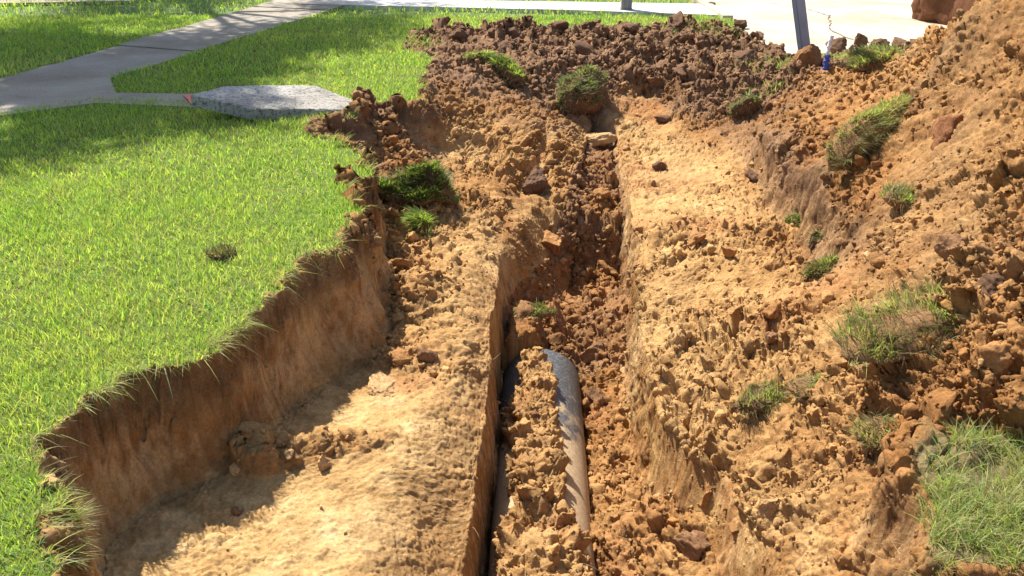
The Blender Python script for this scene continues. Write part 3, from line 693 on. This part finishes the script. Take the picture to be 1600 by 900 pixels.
CL = [  # pixel of the line of sight, size in metres, clay colour, label
 (858,392,.26,OR,"cracked orange clay block lying in the trench well beyond the pipe",1,.3,(1.1,.8,.8)),
 (880,520,.30,RD,"dark reddish wedge of clay standing right behind the end of the pipe",1,.2,(.8,.3,1.1)),
 (932,560,.20,BR,"brown clay lump wedged against the right trench wall beside the pipe end",1,.2,(1,.8,.9)),
 (930,232,.42,TN,"long pale clay slab leaning on the far right lip of the trench",1,.3,(.45,1.2,.4)),
 (838,300,.34,DK,"big dark soil lump on top of the bank that closes the trench",1,.3,(1,.8,1.1)),
 (905,325,.22,BR,"brown lump next to the big dark one on the bank inside the trench",1,.3,(.8,.8,1.1)),
 (940,312,.20,OR,"smooth orange lump against the right wall at the far end of the trench",1,.3,(1.2,.8,.7)),
 (595,612,.16,TN,"flat tan clod on the left ledge at the foot of the lawn bank",1,.3,(1.3,.8,.45)),
 (632,425,.20,OR,"rough clod on the left ledge, the one just below the bright grass tuft",1,.3,(1.1,.9,.7)),
 (622,572,.15,OR,"blocky clod on the left ledge just above the flat tan one",1,.4,(1,.8,.9)),
 (666,570,.14,BR,"brown clod on the left ledge close to the trench lip",1,.4,(.9,.8,1)),
 (372,745,.10,TN,"pale clod at the left end of the crumbled heap on the sunny ledge",1,.5,(1.1,.8,.7)),
 (420,715,.11,OR,"topmost clod of the crumbled heap on the sunny ledge",1,.5,(1,.8,.8)),
 (452,722,.09,TN,"small square clod in the middle of the heap on the ledge",1,.5,(.8,.8,.9)),
 (505,735,.08,TN,"small tan clod at the right end of the heap on the ledge",1,.5,(1,.8,.8)),
 (370,805,.045,BR,"lone little brown clod on the smooth pale ledge",1,.5,(1.2,.8,.8)),
 (935,632,.20,BR,"brown block with a pale broken edge right of the bare pipe",1,.3,(1,.7,.9)),
 (1205,545,.12,BR,"upright flat sided block in the rubble right of the trench",1,.7,(.9,.5,1.1)),
 (1358,412,.12,TN,"pale stone like clod at the foot of the big dirt slope",1,.5,(1.2,.8,.6)),
 (1388,402,.08,TN,"smaller pale clod touching the pale stone like one",1,.5,(.9,.9,.8)),
 (1495,408,.17,BR,"dark brown clod in the middle of the big dirt slope",1,.3,(1,.8,.9)),
 (1484,218,.20,RD,"round reddish clod beside the large grassy sod on the slope",1,.3,(1,.9,1)),
 (1562,470,.16,DK,"dark root filled clod at the right edge above the long grass clump",1,.3,(1.1,.9,.7)),
 (1555,585,.20,OR,"broad orange clod at the right edge below the long grass clump",1,.3,(1.2,.9,.7)),
 (1215,815,.20,TN,"pale clay block standing at the lower edge right of the trench",1,.2,(.7,.5,1.1)),
 (1110,790,.19,OR,"rounded clay block slumped at the foot of the right trench wall",1,.3,(.7,.6,1.2)),
 (840,652,.07,BR,"small clod lying on the dirt on top of the pipe",1,.5,(1.2,.9,.8)),
 (1080,870,.18,BR,"brown crumbly clod at the bottom edge right of the pipe",1,.3,(1.1,.9,.7)),
 (1090,385,.16,OR,"cracked clod on the right ledge just below its smooth pale patch",1,.4,(1,.8,.9)),
 (1140,405,.17,OR,"clod on the right ledge beside a small hollow",1,.4,(1,.8,.8)),
 (872,50,.42,DK,"large dark topsoil lump at the back edge of the dug area",1,.3,(1.2,.8,.6)),
 (1060,45,.40,DK,"dark lump with pale chips at the back edge near the street",1,.3,(.9,.8,.7)),
 (800,62,.30,DK,"dark topsoil lump left of the largest one at the back edge",1,.3,(1,.8,.7)),
 (718,66,.34,DK,"leftmost dark topsoil lump where the far lawn begins",1,.3,(1.2,.8,.6)),
 (980,52,.28,DK,"small peaked dark lump in front of the far wooden post",1,.3,(.8,.8,.8)),
 (925,92,.34,DK,"dark lump in the middle of the churned topsoil",1,.3,(1.1,.9,.7)),
 (790,85,.30,DK,"dark lump behind the green tuft in the churned topsoil",1,.3,(1,.9,.8)),
 (1165,98,.28,DK,"dark round lump at the right side of the churned topsoil",1,.3,(1,.9,.8)),
 (1070,120,.24,DK,"low dark lump near the middle right of the churned topsoil",1,.3,(1.1,.9,.6)),
 (1035,192,.18,DK,"greyish dark lump on the tan ground right of the far trench end",1,.4,(1,.9,.8)),
 (1030,268,.12,DK,"small dark lump beside the smooth pale patch on the right ledge",1,.5,(1,.9,.9)),
 (1178,285,.15,DK,"dark clod at the foot of the right hand cut",1,.5,(.9,.9,1)),
]
for i, (px, py, sz, c, lab, _, up, fl) in enumerate(CL):
    clod(px, py, sz, c, 1000+i*7, lab, up=up, flat=fl, sub=5 if sz*1400/P(px, py)[1] > 55 else 4)
for i, (px, py, sz) in enumerate([(1096,8,.16),(1112,14,.22),(1128,24,.12),(1150,40,.14),(1160,45,.2),(1186,62,.14),(1250,60,.0)]):
    if sz: clod(px, py, sz, DK, 1400+i, "dark dirt lump lying in the row along the edge of the pale street", up=.5, flat=(1.3, .8, .7), at=P(px, py, -.02), group="dirt lumps along the street edge", sub=3)
# mud ball round the leaning post
clod(0, 0, .46, (.26,.13,.055), 1500, "brown block of clay packed round the foot of the leaning metal post", rot=(0, 0, .3), sub=5, at=(P(1260,118)[0], P(1260,118)[1]-.06, .06), flat=(.85, .7, 1.15), ang=.4, lump=.2)
# dark ridge of lumps between the post and the street
for i, (px, py, sz, lab) in enumerate([(1310,82,.34,"dark clod just right of the blue marker, at the street"), (1345,76,.36,"peaked dark clod in the middle of the row at the street"), (1372,84,.28,"dark clod at the right end of the row at the street"), (1328,98,.22,"low dark clod in front of the row at the street"), (1408,82,.30,"dark grassy clod where the dirt slope meets the street")]):
    clod(px, py, sz, DK, 1520+i, lab, up=.45, flat=(1.1, .8, .75), at=P(px, py, 0.))

# ---- sods: a lump of soil with its grass
def sod(px, py, size, label, seed, flat=(1, .8, .45), tilt=(0, 0, 0), dry=.2, pale=.2, nb=900, bl=(.05, .10), lean=.9, c=DK, up=.3, at=None, name="grass_clump", green=1., frac=.15, bw=1.):
    p = drop_on(px, py) if at is None else np.array(at)
    e = empty(name, (p[0], p[1]+size*.12, p[2]), label, "grass clump")
    from mathutils import Euler
    Rm = np.array(Euler(tilt).to_matrix())
    v, f = clod_shape(4, seed, .4, .4, .10); v = (v*np.array(flat))@Rm.T*size/2; v[:, 2] += size*up*.5
    o = mesh_np("soil_lump", v, f, M_soil, np.array(c)*(1+.3*fbm(v[:, 0]*14, v[:, 1]*14, v[:, 2]*14, 3, 5)[:, None]), parent=e)
    upv = Rm@np.array([0, 0, 1.])
    r = np.random.default_rng(seed)
    tri = v[f]; nn = np.cross(tri[:, 1]-tri[:, 0], tri[:, 2]-tri[:, 0]); ar_ = np.linalg.norm(nn, axis=1); nn /= ar_[:, None]+1e-12
    wg = ar_*((nn@upv) > frac)*(.4+.6*(fbm(tri[:, 0, 0]*12, tri[:, 0, 1]*12, tri[:, 0, 2]*12, 2, seed % 50) > -.1)); wg /= wg.sum()
    k = r.choice(len(f), nb, p=wg); uv = r.dirichlet((1, 1, 1), nb); bp = np.einsum('nk,nkd->nd', uv, tri[k])
    comb = r.normal(0, .28, 3)*[1, 1, .1]; comb2 = r.normal(0, .35, 3)*[1, 1, .1]; wc_ = (vnb(bp*9, seed)[:, None] > 0)
    uu = upv*.6+nn[k]*.45+comb*wc_+comb2*~wc_+r.normal(0, .28, (nb, 3)); uu /= np.linalg.norm(uu, axis=1, keepdims=True)
    ln = nn[k]*.5+np.array([0, 0, -.35])+(comb*wc_+comb2*~wc_)*.7
    wdt = r.uniform(.0028, .005, nb)*bw*max(1, p[1]/3.3)
    gc = grass_col(nb, bp[:, 0]*3+px, bp[:, 1]*3, r, dry+.12, min(.8, pale+.15))*green*r.uniform(.6, 1.25, (nb, 1))
    V_, Q, T, Cc = blades(bp-nn[k]*.004, r.uniform(bl[0]*.5, bl[1]*1.15, nb)*r.uniform(.6, 1, nb), wdt, ln*lean, gc, 3, seed, up=uu)
    # torn roots under the turf
    kr = max(60, nb//6); wg2 = ar_*(np.abs(nn@upv) < .5); wg2 /= wg2.sum(); k2 = r.choice(len(f), kr, p=wg2)
    a2 = blades(tri[k2, 0], r.uniform(.02, .06, kr), np.full(kr, .0018)*max(1, p[1]/3), nn[k2]*.4+np.array([0, 0, -1.]), np.tile([.30, .21, .13], (kr, 1))*r.uniform(.6, 1.5, (kr, 1)), 3, seed+1, up=nn[k2])
    Vm, Fm, Cm = merge([(V_, Q, T, Cc), a2])
    mesh_np("grass_tuft", Vm, Fm, M_grass, Cm, parent=e)
    return e
R_ = math.radians
def vnb(p, sd): return vn(p[:, 0], p[:, 1], p[:, 2], sd)
sod(655, 330, .56, "dark green clump of grass tipped over on the left ledge beside the lawn edge", 2001, (1, .8, .8), (R_(14), R_(8), .3), .02, 0, 3600, (.05, .10), .8, green=.5, up=.5)
sod(660, 366, .26, "bright green tuft in front of the dark green clump on the left ledge", 2002, (1, .8, .55), (R_(15), R_(5), 0), .03, 0, 1100, (.05, .10), 1.1, green=.95)
sod(795, 128, .46, "bright green tuft lying in the churned topsoil behind the trench", 2003, (.8, 1.1, .5), (R_(18), 0, .5), .05, .1, 1500, (.05, .10), .9, green=.8)
sod(752, 98, .28, "small green tuft left of the bright one in the churned topsoil", 2004, (1, .8, .4), (R_(10), 0, 0), .1, .2, 600, (.05, .09), .9)
sod(915, 182, .85, "olive overturned sod hanging over the far end of the trench", 2005, (1, .75, .55), (R_(-5), R_(-28), .35), .25, .35, 2600, (.04, .08), 1.2, green=.75, up=.5)
sod(1170, 182, .30, "round grassy clod at the corner of the right hand cut", 2006, (.8, .8, .9), (R_(25), R_(-15), 0), .25, .3, 900, (.04, .08), 1.0, green=.75)
sod(1372, 228, .64, "largest pale sod, lying on the slope right of the cut with dry straw", 2007, (1.3, .7, .42), (R_(16), R_(-26), .6), .55, .6, 2200, (.04, .09), 1.2, c=BR, bw=.8)
sod(1412, 330, .32, "small half buried tuft below the largest pale sod", 2008, (1.2, .7, .35), (R_(12), R_(10), 0), .4, .4, 800, (.04, .08), 1.1, c=BR)
sod(1280, 432, .24, "flat thin tuft at the foot of the dirt slope, next to pale stones", 2009, (1.3, .7, .35), (R_(10), R_(-15), .2), .45, .35, 800, (.04, .08), 1.3, c=BR, green=.8)
sod(1242, 352, .18, "tiny greyish tuft at the foot of the right hand cut", 2010, (1.2, .8, .35), (R_(10), 0, 0), .5, .5, 450, (.03, .06), 1.1, c=BR)
sod(1275, 385, .16, "dry dark root clump just above the flat thin tuft", 2016, (1.0, .8, .6), (R_(10), 0, 0), .8, .5, 350, (.03, .06), 1.1, c=DK)
sod(1440, 545, .44, "big clump of long yellow green grass standing on the dirt slope", 2011, (1.2, .8, .4), (R_(14), R_(-8), .2), .4, .45, 2000, (.06, .125), 1.0, c=BR, green=1.0)
sod(1195, 640, .22, "dried tangled tuft with white blades in the rubble right of the trench", 2012, (1.3, .8, .4), (R_(8), R_(-5), 0), .55, .5, 600, (.04, .09), 1.3, c=DK, green=.9)
sod(1268, 618, .16, "straw coloured tuft close behind the dried tangled one", 2017, (1.2, .8, .4), (R_(8), R_(-5), 0), .8, .6, 320, (.03, .08), 1.2, c=BR)
sod(1400, 700, .22, "withered straw tuft just left of the lawn patch in the corner", 2018, (1.4, .8, .3), (R_(8), R_(-5), 0), .9, .7, 500, (.03, .07), 1.3, c=BR)
sod(833, 500, .24, "small green tuft on the soil column behind the end of the pipe", 2013, (1.3, .6, .3), (R_(8), 0, 0), .3, .3, 420, (.03, .06), 1.2, c=BR, green=.6)
sod(925, 835, .12, "tiny pale tuft on the dirt beside the pipe at the bottom", 2014, (1, .8, .5), (R_(8), 0, 0), .6, .4, 260, (.03, .06), 1.2, c=BR, green=.7)
sod(342, 405, .14, "brown dead tuft in the middle of the near lawn", 2015, (1.2, .9, .4), (0, 0, 0), .8, .3, 500, (.03, .06), 1.0, c=DK, up=.1, green=.6, at=(*P(342, 405)[:2], .0))
sod(1362, 104, .50, "yellowish grassy sod at the foot of the dirt slope by the street", 2020, (1.3, .8, .35), (R_(10), R_(-15), .3), .4, .4, 1300, (.05, .09), 1.0, c=BR)
# crumbly corner of turf bottom left
sod(60, 842, .30, "shaggy lump of turf breaking off the lawn corner nearest the camera", 2021, (.8, .9, .6), (R_(10), R_(25), .3), .5, .35, 1500, (.04, .085), 1.0, c=BR, up=-.3, at=(*P(60, 820)[:2], -.07))

# ---- broken walkway slab, tilted
def broken_slab():
    top = [(297,147,.20),(352,134,.20),(425,132.5,.175),(494,133,.15),(569,162,.05),(548,172,.035),(500,171,.055),(398,170,.10)]
    T_ = [P(*t_) for t_ in top]; rr = random.Random(5); out = []
    for i, p in enumerate(T_):
        q = T_[(i+1) % len(T_)]; k = max(1, int(np.linalg.norm(q-p)/.035))
        for j in range(k):
            a = p+(q-p)*j/k; out.append(a+np.array([rr.uniform(-.008, .008), rr.uniform(-.008, .008), 0]))
    c = np.mean(out, 0); n_ = len(out); v = []; f3 = []; f4 = []
    rings = [(.0, 0), (.25, 0), (.5, 0), (.75, 0), (.97, 0), (1., -.008), (1.004, -.05), (.995, -.092)]
    v.append(c)
    for s_, dz in rings[1:]:
        for p in out: q = c+(p-c)*s_; q = q+np.array([rr.uniform(-.004, .004)*(s_ > .99), rr.uniform(-.004, .004)*(s_ > .99), dz+.002*rr.uniform(-1, 1)]); v.append(q)
    for i in range(n_): f3.append((0, 1+i, 1+(i+1) % n_))
    for k in range(len(rings)-2):
        for i in range(n_): f4.append((1+k*n_+i, 1+(k+1)*n_+i, 1+(k+1)*n_+(i+1) % n_, 1+k*n_+(i+1) % n_))
    b0 = 1+(len(rings)-2)*n_; v.append(c-np.array([0, 0, .092]))
    for i in range(n_): f3.append((len(v)-1, b0+(i+1) % n_, b0+i))
    o = mesh_np("broken_slab", np.array(v), [np.array(f4), np.array(f3)], M_slab, smooth=False)
    import bmesh
    bm = bmesh.new(); bm.from_mesh(o.data); bmesh.ops.recalc_face_normals(bm, faces=bm.faces); bm.to_mesh(o.data); bm.free()
    tag(o, "broken slab of pebbly concrete walkway tilted up between the two lawns", "concrete slab")
broken_slab()
m, n, l, b = newmat("red_marking_paint"); t = noise_node(n, l, 60, 4, .7); l.new(ramp(n, l, t.outputs[0], [(.4, (.75, .05, .03)), (.62, (.6, .22, .16))]), b.inputs['Base Color']); b.inputs['Roughness'].default_value = .8
rr = random.Random(3); pp = [P(286,149,.026), P(300,147,.026), P(312,154,.026), P(316,161,.026), P(306,164,.026), P(297,161,.026), P(293,155,.026)]
v = np.array(pp+[p-np.array([0, 0, .003]) for p in pp]); k = len(pp)
o = mesh_np("paint_mark", v, [np.array([(0, i, i+1) for i in range(1, k-1)]), np.array([(i, i+k, (i+1) % k+k, (i+1) % k) for i in range(k)])], m, smooth=False)
tag(o, "red sprayed paint mark on the walk at the tip of the broken slab", "paint mark")

# ---- posts
import bmesh
def bevel_box(name, sx, sy, sz, mat, bev=.006, parent=None, zc=0):
    bm = bmesh.new(); bmesh.ops.create_cube(bm, size=1)
    for vv in bm.verts: vv.co.x *= sx; vv.co.y *= sy; vv.co.z = (vv.co.z+.5)*sz+zc
    bmesh.ops.bevel(bm, geom=bm.edges[:], offset=bev, segments=2, affect='EDGES')
    me = bpy.data.meshes.new(name); bm.to_mesh(me); bm.free(); me.materials.append(mat); o = bpy.data.objects.new(name, me); S.collection.objects.link(o)
    if parent: o.parent = parent
    return o
m, n, l, b = newmat("galvanised_metal"); t = noise_node(n, l, 14, 5, .6, sc=(1, 1, .2)); l.new(ramp(n, l, t.outputs[0], [(.3, (.17, .23, .34)), (.7, (.26, .33, .46))]), b.inputs['Base Color']); b.inputs['Metallic'].default_value = .35; b.inputs['Roughness'].default_value = .5
M_galv = m
bp = P(1262, 112)
e = empty("metal_post", (bp[0], bp[1]+.02, 0), "grey square metal post leaning to the left beside the street", "post")
e.rotation_euler = (R_(2), R_(-15), R_(0))
o = bevel_box("post_tube", .098, .085, 2.9, M_galv, .008, e, -.35); o.rotation_euler = (0, 0, R_(14))
o = bevel_box("post_cap", .106, .093, .02, M_galv, .004, e, 2.551); o.rotation_euler = (0, 0, R_(14))
m, n, l, b = newmat("weathered_timber"); t = noise_node(n, l, 22, 6, .7, sc=(1, 1, .08)); l.new(ramp(n, l, t.outputs[0], [(.3, (.16, .15, .14)), (.7, (.30, .28, .26))]), b.inputs['Base Color']); b.inputs['Roughness'].default_value = .85; bump(n, l, b, t.outputs[0], .004, .6)
bp = P(978, 18)
e = empty("timber_post", (bp[0], bp[1], 0), "short grey timber post standing in the grass before the far cross walk", "post")
bevel_box("post_shaft", .15, .15, 1.25, m, .008, e, -.03); bevel_box("post_collar", .172, .172, .05, m, .006, e, .002)
bevel_box("post_cap", .18, .18, .03, m, .008, e, 1.221)
# blue and white utility marker
def flatmat(name, c, r_=.5):
    m, n, l, b = newmat(name); t = noise_node(n, l, 40, 3, .6); l.new(ramp(n, l, t.outputs[0], [(.3, tuple(np.array(c)*.8)), (.7, tuple(np.array(c)*1.1))]), b.inputs['Base Color']); b.inputs['Roughness'].default_value = r_; return m
mb = flatmat("blue_plastic", (.06, .10, .42)); mw = flatmat("white_plastic", (.75, .75, .78)); mp_ = flatmat("pink_plastic", (.6, .35, .42))
bp = drop_on(1288, 124)
e = empty("marker_stake", (bp[0], bp[1], bp[2]-.02), "small blue and white marker stake wrapped in tape beside the leaning post", "marker")
bevel_box("stake", .022, .012, .36, mw, .003, e, -.03)
def wrap(name, z0, z1, r0, mat, seed, lean=0):
    rr = np.random.default_rng(seed); nz_, na = 14, 22; v = []
    for i in range(nz_):
        for j in range(na):
            a = j/na*2*np.pi; r_ = r0*(1+.28*math.sin(i*1.7+seed)+.25*rr.normal()); v.append((r_*math.cos(a)+lean*(i/nz_)**2, r_*.7*math.sin(a), z0+(z1-z0)*i/(nz_-1)))
    i = np.arange(nz_-1)[:, None]*na+np.arange(na)[None]; j = np.arange(nz_-1)[:, None]*na+(np.arange(na)+1)[None] % na
    mesh_np(name, np.array(v), np.stack([i, j, j+na, i+na], -1).reshape(-1, 4), mat, parent=e)
wrap("blue_tape", .11, .235, .023, mb, 1); wrap("pink_tape", .0, .05, .022, mp_, 2); wrap("blue_tape", .052, .108, .018, mb, 3)
wrap("white_tip", .237, .40, .016, mw, 4, .02)

# ---- dark dirt bank across the street corner
v, f = clod_shape(5, 77, .3, .35, .16); v = v*np.array([1.25, 1.1, 1.3])
o = mesh_np("dirt_bank", v, f, M_soil, np.tile([.15, .065, .032], (len(v), 1))*(1+.3*fbm(v[:, 0]*3, v[:, 1]*3, v[:, 2]*3, 3, 8)[:, None])); o.location = (6.2, 12.2, .25); o.scale = (1.25, 1.2, 1.7)
tag(o, "dark red brown dirt bank behind the big slope, across the pale street", "dirt bank")
slab_sheet("far_path", [P(-400,10)[:2], P(0,7)[:2], P(205,3)[:2], P(260,-4)[:2], P(-400,-6)[:2]], .02, .05, M_walk)

# ---- trees outside the picture whose crowns throw the dappled shade
m, n, l, b = newmat("bark"); t = noise_node(n, l, 12, 6, .7, sc=(1, 1, .25)); l.new(ramp(n, l, t.outputs[0], [(.3, (.07, .05, .035)), (.7, (.20, .155, .11))]), b.inputs['Base Color']); b.inputs['Roughness'].default_value = .9; bump(n, l, b, t.outputs[0], .02, .7); M_bark = m
m, n, l, b = newmat("tree_leaves"); l.new(ramp(n, l, noise_node(n, l, 3, 4, .6).outputs[0], [(.3, (.04, .085, .018)), (.7, (.09, .15, .035))]), b.inputs['Base Color']); b.inputs['Roughness'].default_value = .5; M_leaf = m
def tree(x_, y_, h, rad_, seed, label, nleaf=26000, dens=1., base=.36):
    e = empty("shade_tree", (x_, y_, 0), label, "tree"); r = np.random.default_rng(seed)
    V_, F_ = [], []; off = [0]; tips = []
    def limb(p0, p1, r0, r1, k=8):
        p0 = np.array(p0, float); p1 = np.array(p1, float); d = p1-p0; dn = d/np.linalg.norm(d); s_ = np.cross(dn, [.3, .9, .1]); s_ /= np.linalg.norm(s_); u_ = np.cross(dn, s_)
        nl = 7; an = np.linspace(0, 2*np.pi, k, endpoint=False); bend = r.normal(0, .05, 3)*np.linalg.norm(d)
        for i in range(nl):
            t_ = i/(nl-1); c = p0+d*t_+bend*math.sin(t_*math.pi); rr = r0+(r1-r0)*t_; rr *= (1.35 if i == 0 and r0 > .15 else 1)
            V_.append(c+rr*(np.cos(an)[:, None]*s_+np.sin(an)[:, None]*u_))
        i = np.arange(nl-1)[:, None]*k+np.arange(k)[None]; j = np.arange(nl-1)[:, None]*k+(np.arange(k)+1)[None] % k
        F_.append(np.stack([i, j, j+k, i+k], -1).reshape(-1, 4)+off[0]); off[0] += nl*k
    top = np.array([r.normal(0, .2), r.normal(0, .2), h*base]); limb((0, 0, -.1), top, .22, .16, 12)
    for a in range(7):
        an_ = a/7*2*np.pi+r.normal(0, .3); el = r.uniform(.5, 1.2); ln = rad_*r.uniform(.6, .8)
        q = top+ln*np.array([math.cos(an_)*math.cos(el*.7), math.sin(an_)*math.cos(el*.7), math.sin(el)*.8]); limb(top, q, .10, .05); tips.append(q)
        for b2 in range(5):
            q2 = q+rad_*.42*np.array([math.cos(an_+r.normal(0, .9)), math.sin(an_+r.normal(0, .9)), r.uniform(-.2, .8)]); limb(q, q2, .045, .015, 6); tips.append(q2); tips.append((q+q2)/2)
            for b3 in range(3):
                q3 = q2+r.normal(0, rad_*.13, 3); limb(q2, q3, .016, .006, 5); tips.append(q3)
    mesh_np("trunk", np.concatenate(V_), np.concatenate(F_), M_bark, parent=e)
    tips = np.array(tips); sel = tips[r.integers(0, len(tips), nleaf)]
    c = sel+r.normal(0, .26*dens, (nleaf, 3)); a = r.normal(size=(nleaf, 3)); a /= np.linalg.norm(a, axis=1, keepdims=True); b_ = np.cross(a, r.normal(size=(nleaf, 3))); b_ /= np.linalg.norm(b_, axis=1, keepdims=True)
    s_ = r.uniform(.045, .085, (nleaf, 1)); q = np.stack([c-a*s_, c+b_*s_*.5, c+a*s_, c-b_*s_*.5], 1).reshape(-1, 3)
    mesh_np("crown", q, np.arange(nleaf*4).reshape(-1, 4), M_leaf, smooth=False, parent=e)
    return e
tree(-8.9, 12.4, 15, 2.6, 11, "leafy tree left of the sidewalk, nearest the camera", 70000, base=.44)
tree(-7.2, 16.8, 15, 2.5, 12, "leafy tree beyond the cross walk, left of the sidewalk end", 15000, base=.42)
tree(-1.6, 23.0, 9, 3.0, 13, "leafy tree beyond the cross walk, behind the timber post", 20000, base=.4)
